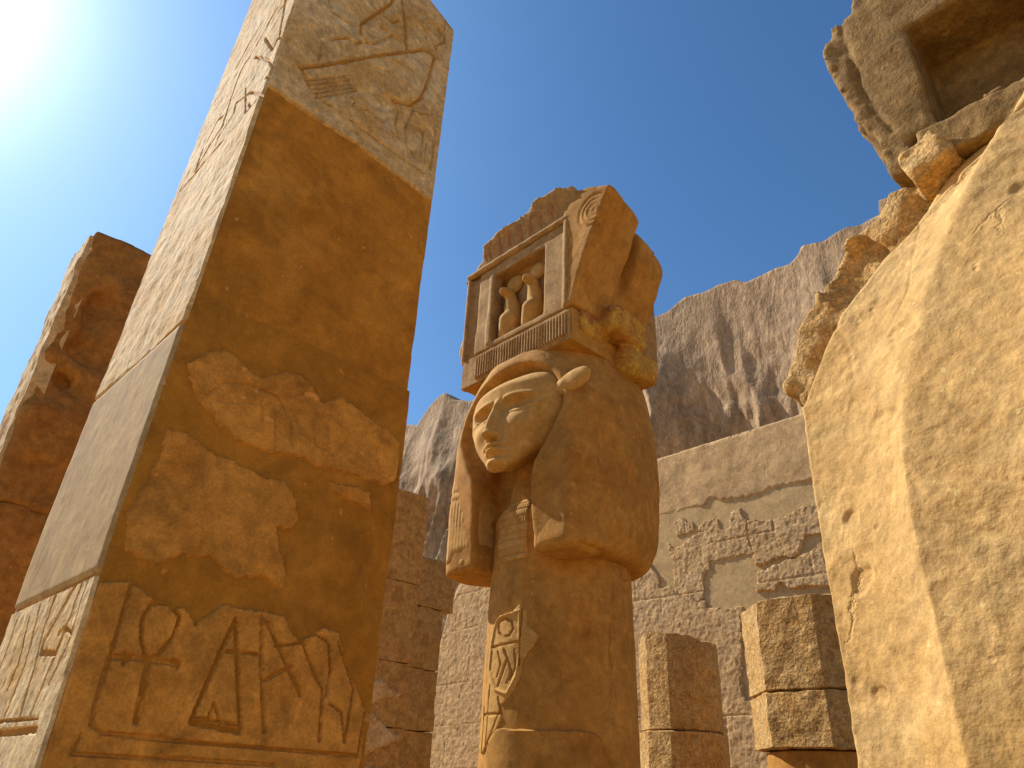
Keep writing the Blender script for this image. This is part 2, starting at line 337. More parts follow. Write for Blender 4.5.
Dc = 112.0
FC = Frame(azv(47)*Dc, -47)          # x runs along the cliff, towards the right; -y faces the temple
def top_profile():
    P = [(398, 428), (408, 424), (418, 425), (430, 406), (440, 395), (446, 393), (453, 399), (470, 400), (520, 385), (580, 350), (640, 327), (652, 319), (668, 310), (684, 297),
         (700, 291), (716, 284), (728, 281), (734, 278), (744, 280), (760, 274), (778, 266), (790, 262), (798, 254), (802, 245), (812, 243), (822, 241), (835, 233), (848, 227), (862, 223), (880, 214)]
    return np.array([FC.ony(p, 0) for p in P])
TP = top_profile()
def cliff():
    x0, x1 = TP[0, 0]-120, TP[-1, 0]+120
    xs = np.concatenate([np.arange(x0, TP[0, 0]-10, 2.0), np.arange(TP[0, 0]-10, TP[-1, 0]+8, .55), np.arange(TP[-1, 0]+8, x1, 2.0)])
    vs = np.linspace(0, 1, 210)
    U, W = np.meshgrid(xs, vs, indexing='ij')
    top = np.interp(xs, TP[:, 0], TP[:, 1], left=TP[0, 1]-14, right=TP[-1, 1]+3)
    top = top+vnoise(xs*.5, xs*0, xs*0)*.25
    face = np.clip(W/.86, 0, 1); Z = face*top[:, None]
    warp = fbm(U, Z, U*0, .03, 2, 2)*9
    fl1 = 1-np.abs(vnoise((U+warp)*.075, Z*.010, U*0+3.3))*2.0
    fl2 = 1-np.abs(vnoise((U+warp)*.22, Z*.035, U*0+8.1))*2.0
    fl3 = fbm(U+warp*.5, Z*.55, U*0, .45, 4, 4)
    led = fbm(U*.2, Z, U*0, .12, 3, 6)
    fl4 = 1-np.abs(vnoise((U+warp*.6)*.55, Z*.05, U*0+5.5))*2.0
    out = 6.0*fl1+1.6*fl2+.5*fl4+.7*fl3+1.6*led+2.5*fbm(U, Z*.4, U*0, .03, 2, 9)
    out = out*(.06+.94*sstep(0, .34, 1-face))+(1-face)*3
    tal = np.clip((.30-face)/.30, 0, 1); out = out+tal**1.6*14
    back = np.clip((W-.86)/.14, 0, 1)
    Yb = -out+back*70; Z = Z+back*6*vnoise(U*.1, W*9, U*0)-back*3+ (back > 0)*0
    V = np.stack([U, Yb, Z], -1).reshape(-1, 3)
    V = V@np.stack([FC.X, FC.Y, [0, 0, 1]])+FC.o
    o = mesh_obj('cliff', V, grid_faces(len(xs), len(vs)), M['cliff'], sharp=None); o['kind'] = 'structure'
cliff()

# ------------------------------------------------------------------ relief wall behind
Dw = 7.6
FW = Frame(azv(47)*Dw, -47)
W_ = lambda *ps: [FW.ony(p, 0) for p in ps]
c5 = lambda *ps: [FW.ony((620+x/3.8417, 400+y/3.84), 0) for x, y in ps]
c6 = lambda *ps: [FW.ony((620+x/3.69, 560+y/3.69), 0) for x, y in ps]
zt = (FW.ony((632, 465), 0)[1]+FW.ony((800, 415), 0)[1])/2
def build_wall():
    t = thing('relief_wall', 'long pale temple wall with weathered reliefs and plaster repairs below the cliffs', 'wall', FW)
    xl = FW.ony((462, 560), 0)[0]; xr = FW.ony((980, 500), 0)[0]
    za = FW.ony((470, 575), 0)[1]; zb = FW.ony((448, 640), 0)[1]; xb = FW.ony((440, 640), 0)[0]
    poly = [(xb-.8, -.1), (xb-.6, zb*.8), (xb, zb), (xl-.25, zb+.5), (xl, za), (xl+.3, zt-.9), (xl+.35, zt), (xr, zt), (xr, -.1)]
    sdf_mesh('wall_body', lambda x, y, z: extr(x, y, z, poly, 0.0, .9)+fbm(x, y, z, 1.2, 3, 3)*.012-.002, (xb-1.2, -.2, -.3), (xr+.2, 1.1, zt+.2), .055, M['wall_plaster'], t, 30)
    # projecting upper course with a ragged lower edge
    lowedge = c5((140, 450), (240, 425), (330, 405), (350, 380), (400, 385), (450, 380), (520, 360), (620, 325), (720, 310))
    sl0 = (lowedge[-1][1]-lowedge[0][1])/(lowedge[-1][0]-lowedge[0][0])
    zl = lowedge[0][1]
    mask = [(xl+.42, zl-.02)]+lowedge+[(xr-.02, lowedge[-1][1]+.0), (xr-.02, zt-.01), (xl+.42, zt-.01)]
    mp = lambda U, V, H: (U, -.002-H, V)
    panel('upper_course', xl+.4, xr-.02, zl-.3, zt-.005, .02, lambda U, V: relief(U, V, mask, .012, .02, .006, (), .006, 3, 6)+fbm(U, V, U*0, 1.2, 2, 8)*.012, mp, M['wall_top'], t)
    def glyphy(U, V, seed):
        a = fbm(U, V, U*0+seed, 14, 2, seed); b = fbm(U, V, U*0, 7, 2, seed+4)
        a2 = fbm(U, V, U*0+seed, 26, 2, seed+6); g = sstep(.05, .16, a)*.0025-sstep(.0, .03, .03-np.abs(b))*.004+sstep(.05, .12, a2)*.003
        jz = V+.05+.09*vnoise(U*.6, V*0, U*0+2.2)+.12*vnoise(U*0, V*1.3, U*0+7.7); row = np.floor(jz/.62); fz = np.abs(jz/.62-row-.5)*.62
        jx = U+row*.37; fx = np.abs(jx/1.15-np.floor(jx/1.15)-.5)*1.15
        w = fbm(U, V, U*0, 9, 2, 3)*.006
        w = w*1.8+.008*fbm(U, V, U*0, 2.5, 2, 12); g = g-.007*(1-sstep(.002, .009, .31-fz+w))-.006*(1-sstep(.002, .009, .575-fx+w))
        return g+fbm(U, V, U*0, 22, 3, seed+2)*.003
    def reg(name, mk, seed, h=.018, step=.011):
        us = [p[0] for p in mk]; vs = [p[1] for p in mk]
        def hf(U, V):
            H = relief(U, V, mk, h, .022, .007, (), .002, seed, 20, 6)
            return np.where(H > -.004, H+glyphy(U, V, seed), H)
        panel(name, min(us)-.06, max(us)+.06, max(min(vs)-.06, .0), max(vs)+.06, step, hf, mp, M['wall_stone'], t)
    reg('relief_panel', c5((190, 560), (215, 575), (290, 515), (345, 500), (425, 490), (430, 430), (460, 420), (490, 465), (495, 520), (515, 585), (420, 605), (350, 620), (355, 650), (325, 665), (325, 770), (205, 770), (205, 620)), 1)
    reg('relief_panel', c5((495, 470), (600, 455), (725, 412), (800, 400), (800, 510), (720, 530), (690, 590), (520, 640), (517, 585)), 2, .03)
    reg('relief_panel', c5((525, 655), (770, 580), (850, 560), (850, 700), (790, 715), (650, 735), (620, 705), (600, 735), (530, 735)), 3, .035)
    reg('relief_panel', c5((215, 470), (250, 452), (285, 470), (292, 500), (270, 525), (225, 520)), 4)
    reg('relief_panel', c5((305, 500), (330, 462), (380, 455), (384, 488), (340, 505)), 5)
    p = c6((45, 50), (110, 5), (145, 60), (150, 100), (190, 100), (240, 150), (315, 160), (325, 185), (450, 178), (460, 500), (700, 700))
    mk = [(FW.ony((625, 620), 0)[0], .1)]+p+[(p[-1][0], .1)]
    reg('relief_panel', mk, 6, .026, .013)
    # the part seen to the left of the column
    mk = [(xb-.5, .2), (xb-.4, zb*.75), (xb+.05, zb-.05), (xl-.2, zb+.4), (xl+.05, za-.1), (FW.ony((492, 560), 0)[0], za), (FW.ony((560, 640), 0)[0], za-.2), (FW.ony((560, 740), 0)[0], .2)]
    reg('relief_panel', mk, 7, .03, .014)
build_wall()

# ------------------------------------------------------------------ broken polygonal columns in front of the wall
def ngon_ring(n_, r, z, per, rot=0.0, sx=1.0):
    pts = []
    for k in range(n_):
        a0, a1 = rot+2*pi*k/n_, rot+2*pi*(k+1)/n_
        for j in range(per):
            t = j/per; pts.append((r*(cos(a0)*(1-t)+cos(a1)*t)*sx, r*(sin(a0)*(1-t)+sin(a1)*t), z))
    return pts
def drum(name, parent, n_, r, z0, z1, rot, mat, seed, top=None, amp=.012, per=14):
    nz = max(6, int((z1-z0)/.02)); rings = []
    rings.append([(p[0]*.96, p[1]*.96, p[2]) for p in ngon_ring(n_, r, z0, per, rot)])
    for i in range(nz+1): rings.append(ngon_ring(n_, r, z0+.008+(z1-z0-.016)*i/nz, per, rot))
    rings.append([(p[0]*.95, p[1]*.95, p[2]) for p in ngon_ring(n_, r, z1, per, rot)])
    R = np.array(rings)
    if top: R[..., 2] = np.minimum(R[..., 2], top(R[..., 0], R[..., 1]))
    return loft(name, R, mat, parent, lambda x, y, z: fbm(x, y, z, 16, 3, seed)*amp+fbm(x, y, z, 3, 2, seed)*amp*.8, 30)
g1_ = ground((681, 700), 6.5); F1 = Frame(g1_, -47)
t = thing('broken_column', 'short broken faceted column stump with rounded top in front of the relief wall', 'column', F1, 'broken columns before the relief wall')
z1 = 1.6+6.5*tan(radians(10.6)); zs = 1.6+6.5*tan(radians(4.3))
drum('drum', t, 10, .315, zs, z1, radians(0), M['broken'], 3, lambda x, y: z1-.02-.9*np.maximum(0, (x-.1))**1.6-.28*np.maximum(0, -x-.1)+fbm(x, y, x*0, 9, 2, 1)*.03, .008)
drum('drum', t, 10, .335, 0, zs-.006, radians(0), M['broken'], 8, None, .008)
g2_ = ground((826, 680), 5.6); F2 = Frame(g2_, -47)
t = thing('broken_column', 'thick pitted column stump of stacked blocks beside the big sunlit mass', 'column', F2, 'broken columns before the relief wall')
za_ = 1.6+5.6*tan(radians(12.2)); zb_ = 1.6+5.6*tan(radians(6.6)); zc_ = 1.6+5.6*tan(radians(3.3))
drum('block', t, 8, .50, zb_, za_, radians(22.5), M['broken'], 13, None, .012)
drum('block', t, 8, .50, zc_, zb_-.006, radians(22.5), M['broken'], 17, None, .012)
drum('shaft', t, 20, .43, 0, zc_-.006, 0, M['column'], 19, None, .004, 6)

# ------------------------------------------------------------------ pillars
# the large carved pillar on the left
P1D = 2.1
c1_ = azv(-28.2)*P1D
FP = Frame(c1_, AZA)                 # x along the shaded front, y along the sunlit left side
wP = P1D*sin(radians(19.2))/sin(radians(56.0)); dP = P1D*sin(radians(4.05))/sin(radians(10.8))
zP = FP.ony((449, 25), 0)[1]
def carved_pillar():
    t = thing('carved_pillar', 'tall square pillar with an ankh and triangle signs cut low on its shaded front', 'pillar', FP, 'square temple pillars')
    zj = FP.ony((414, 392), 0)[1]
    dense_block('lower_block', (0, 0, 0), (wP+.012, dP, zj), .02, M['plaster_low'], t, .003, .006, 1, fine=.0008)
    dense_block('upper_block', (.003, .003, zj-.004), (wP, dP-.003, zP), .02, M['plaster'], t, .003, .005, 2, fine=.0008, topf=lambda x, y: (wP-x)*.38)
    f4 = lambda *ps: [FP.ony((160+x/3.071, y/3.072), 0) for x, y in ps]
    f6 = lambda *ps: [FP.ony((x/2.56, 540+y/2.56), 0) for x, y in ps]
    f7 = lambda *ps: [FP.ony((100+x/2.4, 300+y/2.4), 0) for x, y in ps]
    mp = lambda U, V, H: (U, -.004-H, V)
    # low panel
    mk = f6((250, 110), (330, 105), (400, 160), (470, 170), (500, 215), (570, 165), (640, 180), (720, 200), (765, 260), (830, 225), (865, 240), (880, 320), (920, 400), (955, 470))
    mk = mk+[(wP-.01, mk[-1][1]), (wP-.01, 1.0), (-.1, 1.0), (-.1, mk[0][1]-.25)]
    S = []
    def s(pts, w, d=.006): S.append((f6(*pts), w, d))
    s([(370, 300), (358, 250), (362, 200), (385, 165), (425, 158), (457, 195), (440, 250), (400, 295), (375, 305)], .0055, .007)
    s([(288, 300), (340, 302), (400, 312), (456, 319)], .008, .006); s([(315, 288), (330, 300), (312, 318)], .005); s([(440, 308), (456, 312), (452, 328)], .005)
    s([(378, 315), (362, 390), (346, 465)], .010, .007)
    s([(600, 205), (560, 290), (485, 465), (612, 492), (606, 350), (600, 205)], .0075, .008)
    s([(528, 462), (545, 418), (562, 470)], .005); s([(490, 452), (606, 474)], .004)
    s([(578, 285), (655, 292)], .005); s([(668, 195), (664, 330), (674, 490)], .007)
    s([(682, 212), (722, 300), (766, 396)], .0075); s([(672, 360), (712, 338), (745, 322)], .006)
    s([(700, 272), (745, 268), (772, 262)], .004); s([(772, 262), (800, 340), (822, 382), (814, 515)], .006)
    s([(800, 238), (838, 262), (842, 330), (830, 400)], .005); s([(862, 260), (900, 380), (880, 515)], .004); s([(840, 420), (870, 440), (878, 515)], .004)
    s([(335, 115), (300, 230), (240, 420), (230, 470), (262, 494), (450, 514), (700, 535), (912, 553)], .006, .006)
    s([(205, 500), (180, 548), (480, 562), (700, 574)], .005, .005); s([(930, 440), (912, 553)], .004)
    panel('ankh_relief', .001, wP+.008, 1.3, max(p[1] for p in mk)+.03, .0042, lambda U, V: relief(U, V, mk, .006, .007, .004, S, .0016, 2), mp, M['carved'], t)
    # repaired middle patches
    m1 = f7((205, 150), (240, 120), (290, 125), (335, 150), (380, 185), (440, 170), (495, 190), (530, 240), (580, 228), (640, 280), (720, 340), (718, 430), (690, 450), (620, 430), (560, 410), (480, 380), (400, 365), (320, 340), (280, 300), (240, 240), (210, 190))
    S1 = [(f7((245, 225), (290, 195), (350, 200), (420, 230), (455, 290), (455, 350)), .005, .003), (f7((415, 270), (415, 360)), .004, .003), (f7((380, 240), (385, 290)), .004, .003),
          (f7((505, 290), (515, 350), (560, 370), (590, 335), (600, 390)), .005, .003), (f7((270, 240), (390, 250)), .004, .002), (f7((660, 350), (665, 400)), .004, .003)]
    m2 = f7((155, 310), (205, 318), (250, 360), (330, 385), (400, 425), (440, 430), (470, 480), (478, 530), (450, 555), (420, 540), (425, 590), (440, 640), (438, 685), (390, 665), (330, 660), (260, 620), (200, 612), (130, 640), (80, 610), (60, 600), (70, 510), (110, 440))
    m3 = f7((550, 440), (600, 445), (650, 460), (645, 500), (600, 480), (560, 465))
    for k, (mm, SS) in enumerate(((m1, S1), (m2, []), (m3, []))):
        us = [p[0] for p in mm]; vs = [p[1] for p in mm]
        panel('stone_patch', max(min(us)-.03, .004), min(max(us)+.03, wP-.004), min(vs)-.03, max(vs)+.03, .005, lambda U, V: relief(U, V, mm, .004, .008, .004, SS, .0016, 5+k), mp, M['carved'], t)
    # top relief, front
    e1 = f4((332, 268))[0]; e2 = f4((832, 590))[0]
    mk = [(-.1, e1[1]), (wP*.5, (e1[1]+e2[1])/2), (wP+.1, e2[1]-.06), (wP+.1, zP-.05), (wP-.004, zP-.02), (-.1, zP+wP*.38-.02)]
    S = []
    def s(pts, w, d=.006): S.append((f4(*pts), w, d))
    s([(480, 300), (640, 418), (805, 532)], .006, .006); s([(470, 322), (640, 440), (812, 560)], .004, .003)
    s([(395, 192), (480, 185), (560, 175), (660, 160), (745, 155)], .010, .009)
    for q in range(5): s([(415+q*8, 232+q*14), (480+q*14, 228+q*12), (545+q*10, 226+q*10)], .006, .006)
    s([(745, 155), (800, 150), (838, 172), (822, 230), (795, 300), (758, 322), (700, 305)], .009, .008)
    s([(495, 104), (548, 100), (575, 120), (600, 118), (640, 125), (700, 100), (718, 122)], .009, .008)
    s([(620, 120), (596, 95), (592, 60), (640, 30), (690, 0), (720, -60)], .009, .008); s([(655, 70), (690, 90), (705, 110)], .007, .006)
    s([(722, -40), (738, 60), (745, 150)], .010, .009); s([(745, -20), (770, 50), (820, 110), (842, 150)], .008, .007)
    s([(850, 90), (862, 92), (860, 106), (848, 104), (850, 90)], .005, .005); s([(830, 0), (870, 60), (868, 130), (840, 140)], .006, .006)
    s([(405, 200), (440, 270), (490, 310)], .008, .006); s([(770, 330), (745, 390), (750, 440), (775, 480)], .007, .006)
    s([(785, 350), (825, 355), (840, 400), (828, 520)], .007, .006); s([(800, 400), (796, 480)], .006, .005); s([(560, 300), (600, 330), (640, 335)], .006, .005)
    s([(690, 340), (720, 330), (712, 380), (730, 430), (700, 400)], .006, .005); s([(460, -80), (500, 20), (560, 60)], .008, .007); s([(620, -120), (560, -60), (500, -40)], .008, .007)
    RZ = [(f4((500, 190), (600, 168), (740, 160), (800, 200), (790, 290), (740, 312), (680, 290), (600, 265), (520, 240)), .006),
          (f4((590, 120), (640, 105), (700, 85), (740, 140), (640, 150), (580, 150)), .005), (f4((748, 0), (800, 80), (835, 150), (760, 145), (735, 60)), .005),
          (f4((745, 335), (835, 355), (842, 420), (832, 520), (790, 500), (750, 440)), .005), (f4((520, 20), (590, 40), (590, 90), (540, 95), (500, 60)), .004),
          (f4((530, 300), (640, 330), (720, 330), (690, 420), (620, 385), (540, 330)), .004)]
    s([(560, 285), (585, 300), (570, 315)], .005, .005); s([(640, 350), (665, 372), (690, 360)], .005, .005); s([(700, 180), (760, 210), (775, 260)], .006, .006); s([(620, 190), (680, 215), (740, 262)], .005, .004)
    s([(430, 60), (470, 110), (455, 170)], .006, .005); s([(800, 20), (812, 60), (850, 84)], .006, .006); s([(655, 30), (700, 60), (720, 50)], .006, .006); s([(790, 400), (812, 440), (806, 500)], .006, .006)
    panel('wing_relief', .001, wP-.001, min(e1[1], e2[1])-.03, zP+wP*.38-.02, .0048, lambda U, V: relief(U, V, mk, .005, .006, .004, S, .0028, 9, 30, 10, RZ)-.003*sstep(.1, .3, fbm(U, V, U*0, 7, 3, 31)), mp, M['pale'], t)
    # reliefs on the sunlit side (x = 0)
    l4 = lambda *ps: [FP.onx((160+x/3.071, y/3.072), 0) for x, y in ps]
    l6 = lambda *ps: [FP.onx((x/2.56, 540+y/2.56), 0) for x, y in ps]
    l5 = lambda *ps: [FP.onx((x*.4425, 200+y*.4427), 0) for x, y in ps]
    mpx = lambda U, V, H: (-.004-H, U, V)
    S = []
    def s(pts, w, d=.008): S.append((l4(*pts), w, d))
    s([(325, 0), (262, 120), (215, 200), (190, 280), (165, 370), (120, 440), (82, 512)], .008, .010); s([(82, 512), (105, 440), (150, 350), (165, 340)], .007)
    s([(352, -40), (345, 20), (335, 85)], .008); s([(262, 155), (300, 160), (330, 205), (295, 220)], .007); s([(205, 300), (250, 265), (285, 272), (262, 340), (245, 300)], .006)
    s([(84, 515), (160, 425), (240, 350), (318, 282)], .006, .008); s([(150, 410), (200, 330), (205, 300)], .006); s([(290, 95), (315, 130), (330, 95), (350, 90)], .007); s([(235, 250), (235, 330), (265, 310)], .005)
    s([(280, 40), (240, 110), (200, 190)], .007); s([(380, -60), (330, 10)], .007)
    zl = FP.onx((160+82/3.071, 515/3.072), 0)[1]-.02
    mk = [(-.1, zl), (dP+.1, zl), (dP+.1, zP+1), (-.1, zP+1)]
    panel('side_relief', .001, dP-.001, zl-.012, zP+wP*.38-.01, .0055, lambda U, V: relief(U, V, mk, .004, .004, .004, S, .003, 12), mpx, M['pale'], t)  # pale stone; flare haze over the upper side is kept in its colour
    zc = FP.onx((188, 312), 0)[1]
    mk = [(-.1, zc), (dP+.1, zc), (dP+.1, zl+.1), (-.1, zl+.1)]
    panel('side_course', .001, dP-.001, zc-.004, zl-.002, .007, lambda U, V: relief(U, V, mk, .004, .002, .004, [], .005, 14, 16), mpx, M['pale'], t)
    zd = FP.onx((98, 575), 0)[1]
    S = []
    def s(pts, w, d=.008): S.append((l6(*pts), w, d))
    s([(205, 112), (178, 160), (120, 262), (112, 290), (150, 292)], .008, .010); s([(112, 172), (85, 280), (50, 380), (22, 450)], .007, .010); s([(52, 210), (20, 300), (0, 350)], .007)
    s([(150, 150), (120, 230), (95, 330), (60, 455)], .008, .010); s([(222, 105), (190, 200), (150, 300), (85, 455)], .007, .010); s([(238, 95), (205, 200), (180, 280), (135, 370)], .005)
    s([(0, 497), (50, 492), (105, 484)], .010, .011); s([(0, 466), (110, 457)], .004); s([(85, 200), (55, 320), (30, 380)], .006); s([(160, 240), (175, 225), (190, 240)], .006); s([(0, 400), (-30, 460)], .006)
    mk = [(-.1, 1.0), (dP+.1, 1.0), (dP+.1, zd+.1), (-.1, zd+.1)]
    panel('side_inscription', .001, dP-.001, 1.3, zd-.003, .0045, lambda U, V: relief(U, V, mk, .005, .006, .004, S, .003, 16), mpx, M['pale'], t)
    mk = [(-.1, zd-.1), (dP+.1, zd-.1), (dP+.1, zc+.1), (-.1, zc+.1)]
    panel('side_plaster', .001, dP-.001, zd+.003, zc-.003, .012, lambda U, V: relief(U, V, mk, .005, .0005, .004, [], .0012, 18), mpx, M['side_plaster'], t)
M['side_plaster'] = stone('greyish_plaster', (0.42, 0.265, 0.105), (0.37, 0.225, 0.085), (0.46, 0.3, 0.13), 2, .14, .3, .1, dist=.004)
carved_pillar()
for ch in bpy.data.objects['carved_pillar'].children:      # the pillar narrows slightly upwards on its near side
    n_ = len(ch.data.vertices); co = np.empty(n_*3, np.float32); ch.data.vertices.foreach_get('co', co); co = co.reshape(-1, 3)
    co[:, 0] += (1-co[:, 0]/wP)*np.maximum(0, co[:, 2]-2.2)*.026
    ch.data.vertices.foreach_set('co', co.ravel()); ch.data.update()

# weathered pillar further along the same row
P2D = 5.1
F2P = Frame(azv(-36.0)*P2D, AZA)
z2 = 1.6+P2D*tan(radians(33.5))
def far_pillar():
    t = thing('statue_pillar', 'weathered square pillar with eroded figure on its front, at the left edge', 'pillar', F2P, 'square temple pillars')
    zl = F2P.ony((10, 505), 0)[1]
    dense_block('base_block', (-.01, -.01, 0), (1.0, .5, zl), .035, M['pillar_back'], t, .02, .03, 31)
    f5 = lambda *ps: [F2P.ony((x*.4425, 200+y*.4427), 0) for x, y in ps]
    mid = f5((130, 240), (250, 230), (250, 430), (95, 440))
    zA, zB, zC_, zD = f5((150, 170))[0][1], f5((150, 235))[0][1], f5((150, 375))[0][1], f5((150, 430))[0][1]
    lip = f5((85, 610))[0][1]
    def f(x, y, z):
        d = box(x, y, z, (0, 0, zl+.004), (.95, .5, z2), .015)
        k = sstep(zD-.1, zD+.25, z)*(1-sstep(zA, zA+.1, z))       # carved back between ledges
        d = smax(d, -box(x, y, z, (.12, -.3, zD+.02), (1.3, .085, zA), .05), .05)
        d = smin(d, ell(x, y, z, (.50, .10, (zB+zC_)/2+.10), (.30, .13, .55)), .08)
        d = smin(d, ell(x, y, z, (.45, .06, zC_-.08), (.34, .09, .16)), .04)
        d = smin(d, cap(x, y, z, (.06, .05, zC_+.05), (.95, .03, zC_-.25), .07), .05)
        d = smin(d, box(x, y, z, (.0, -.02, zl+.004), (.95, .3, zD-.12), .04), .06)
        return d+fbm(x, y, z, 3.2, 3, 5)*.04+fbm(x, y, z, 14, 2, 8)*.008
    mk = [(-.2, zl), (.7, zl), (.7, z2+.3), (-.2, z2+.3)]
    panel('sun_toned_side', .005, .49, zl+.01, z2-.03, .014, lambda U, V: relief(U, V, mk, .010, .002, .004, [], .012, 19, 12), lambda U, V, H: (-.014-H, U, V), M['pale'], t, cull=-1, lim=-.09)  # paler than the block: grazing sunlight on this side put into its colour
    sdf_mesh('figure_block', f, (-.12, -.22, zl-.02), (1.1, .62, z2+.08), .022, M['pillar_back'], t)
far_pillar()

def block_pillar(label, corner_px, d, w, courses, ztop, seed, cap_=None, patches=False):
    g = ground(corner_px, d); A_ = azv(47); o = g-A_*w; F = Frame(o, AZA)
    t = thing('block_pillar', label, 'pillar', F, 'square temple pillars'); z = 0.0
    rr = random.Random(seed); zs_ = [ztop*k for k in courses]
    for k in range(len(zs_)-1):
        j = rr.uniform(-.012, .012); last = k == len(zs_)-2; e = cap_ if (last and cap_) else 0
        dense_block('block', (0, 0+j, zs_[k]+.001), (w+e+j, w+j, zs_[k+1]-.001), .03, M['stack'], t, .010, .016, seed*10+k, 4)
    if patches:
        mp = lambda U, V, H: (U, -.012-H, V)
        for (u, v, a, b_) in ((w*.45, 1.95, .33, .14), (w*.5, 1.6, .35, .13), (w*.6, 2.25, .2, .08)):
            mk = [(u+a*cos(q)*(1+.25*sin(3*q+v)), v+b_*sin(q)*(1+.3*cos(2*q+u*9))) for q in np.linspace(0, 2*pi, 14)[:-1]]
            mk = [(min(max(p[0], .02), w-.02), p[1]) for p in mk]
            panel('plaster_patch', .01, w-.01, v-b_*1.5, v+b_*1.5, .012, lambda U, V: relief(U, V, mk, .014, .015, .006, [], .002, 3), mp, M['pale'], t)
zp3 = 1.6+6.3*tan(radians(19.9)); zp4 = 1.6+8.3*tan(radians(15.3))
block_pillar('stacked block pillar with crumbling top directly behind the carved pillar', (427, 520), 6.3, .85, (0, .3, .52, .64, .8, 1.0), zp3, 4, None, True)
block_pillar('farther stacked block pillar with an overhanging top block, next to the column', (441, 640), 8.3, .85, (0, .35, .55, .7, .86, 1.0), zp4, 6, .14)

# ------------------------------------------------------------------ Hathor column in the middle
FH = Frame(azv(4.5)*4.2, -47)
def hathor_face(parent, mat):
    def hf(X, Z):
        x = X; z = Z-3.455                           # z: chin -.31, brow +.13, forehead +.38
        ax = np.abs(x)
        half = np.interp(z, [-.34, -.30, -.25, -.16, -.05, .06, .18, .28, .345, .40], [.03, .095, .155, .24, .32, .375, .385, .34, .25, .10])
        e = np.clip(ax/np.maximum(half, .01), 0, 1.3)
        low = sstep(-.34, -.24, z); hi_ = 1-sstep(.22, .41, z)*.85
        D = .205*np.sqrt(np.clip(1-e**1.9, 0, 1))*(.35+.65*low)*hi_
        g = lambda cx, cz, sx, sz: np.exp(-(((x-cx)/sx)**2+((z-cz)/sz)**2))
        gs = lambda cx, cz, sx, sz: g(cx, cz, sx, sz)+g(-cx, cz, sx, sz)
        D = D+.030*gs(.15, -.04, .085, .075)                         # cheeks
        D = D-.060*gs(.135, .085, .085, .042)-.02*gs(.055, .095, .03, .05)   # sockets
        D = D+.034*np.exp(-((ax-.135)/.072)**2-((z-.072)/.028)**2)      # eyeballs
        br = np.abs(z-(.150-.9*(ax-.12)**2)); D = D+.014*np.exp(-(br/.016)**2)*sstep(.03, .06, ax)*(1-sstep(.24, .28, ax))
        for off, a in ((.030, .008), (-.024, .006)):                  # lids
            lz = np.abs(z-(.072+off*(1-((ax-.135)/.085)**2))); D = D+a*np.exp(-(lz/.0065)**2)*(1-sstep(.078, .09, np.abs(ax-.135)))
        D = D+.006*np.exp(-((z-.075)/.008)**2)*sstep(.2, .22, ax)*(1-sstep(.29, .31, ax))
        nz = np.clip((.13-z)/.23, 0, 1); nw = .024+.020*nz; inn = (1-sstep(-.106, -.094, -z-.004+0*z))*0+sstep(-.112, -.092, z)*(1-sstep(.10, .17, z))
        D = D+(.026+.064*nz)*np.exp(-(ax/nw)**2.4)*inn                 # nose
        D = D+.022*gs(.036, -.082, .018, .020)                       # nostrils wings
        D = D-.012*g(0, -.118, .012, .016)
        D = D+.030*g(0, -.155, .095, .045)
        D = D+.017*np.exp(-(ax/.062)**2-((z+.140+.10*(ax-.02)**2*8)/.0125)**2)+.017*np.exp(-(ax/.052)**2-((z+.176-.5*ax*ax)/.013)**2)
        D = D-.016*np.exp(-(ax/.075)**4-((z+.157-.6*ax*ax)/.0055)**2)-.014*gs(.078, -.152, .014, .018)
        D = D-.016*g(0, -.208, .06, .016)+.030*g(0, -.25, .07, .04)    # chin
        D = D+fbm(X, Z, X*0, 9, 3, 3)*.003
        edge = e >= 1.0
        return np.where(edge | (z < -.335) | (z > .43), -.02-.04*np.clip(e-1, 0, 1), D)
    panel('face', -.40, .40, 3.10, 3.93, .0045, hf, lambda U, V, H: (U, -.356-H, V+.15*(1-sstep(3.12, 3.36, V))*(1-np.clip(H/.16, 0, 1))), mat, parent, cull=-.015, sharp=60, skirt=False)
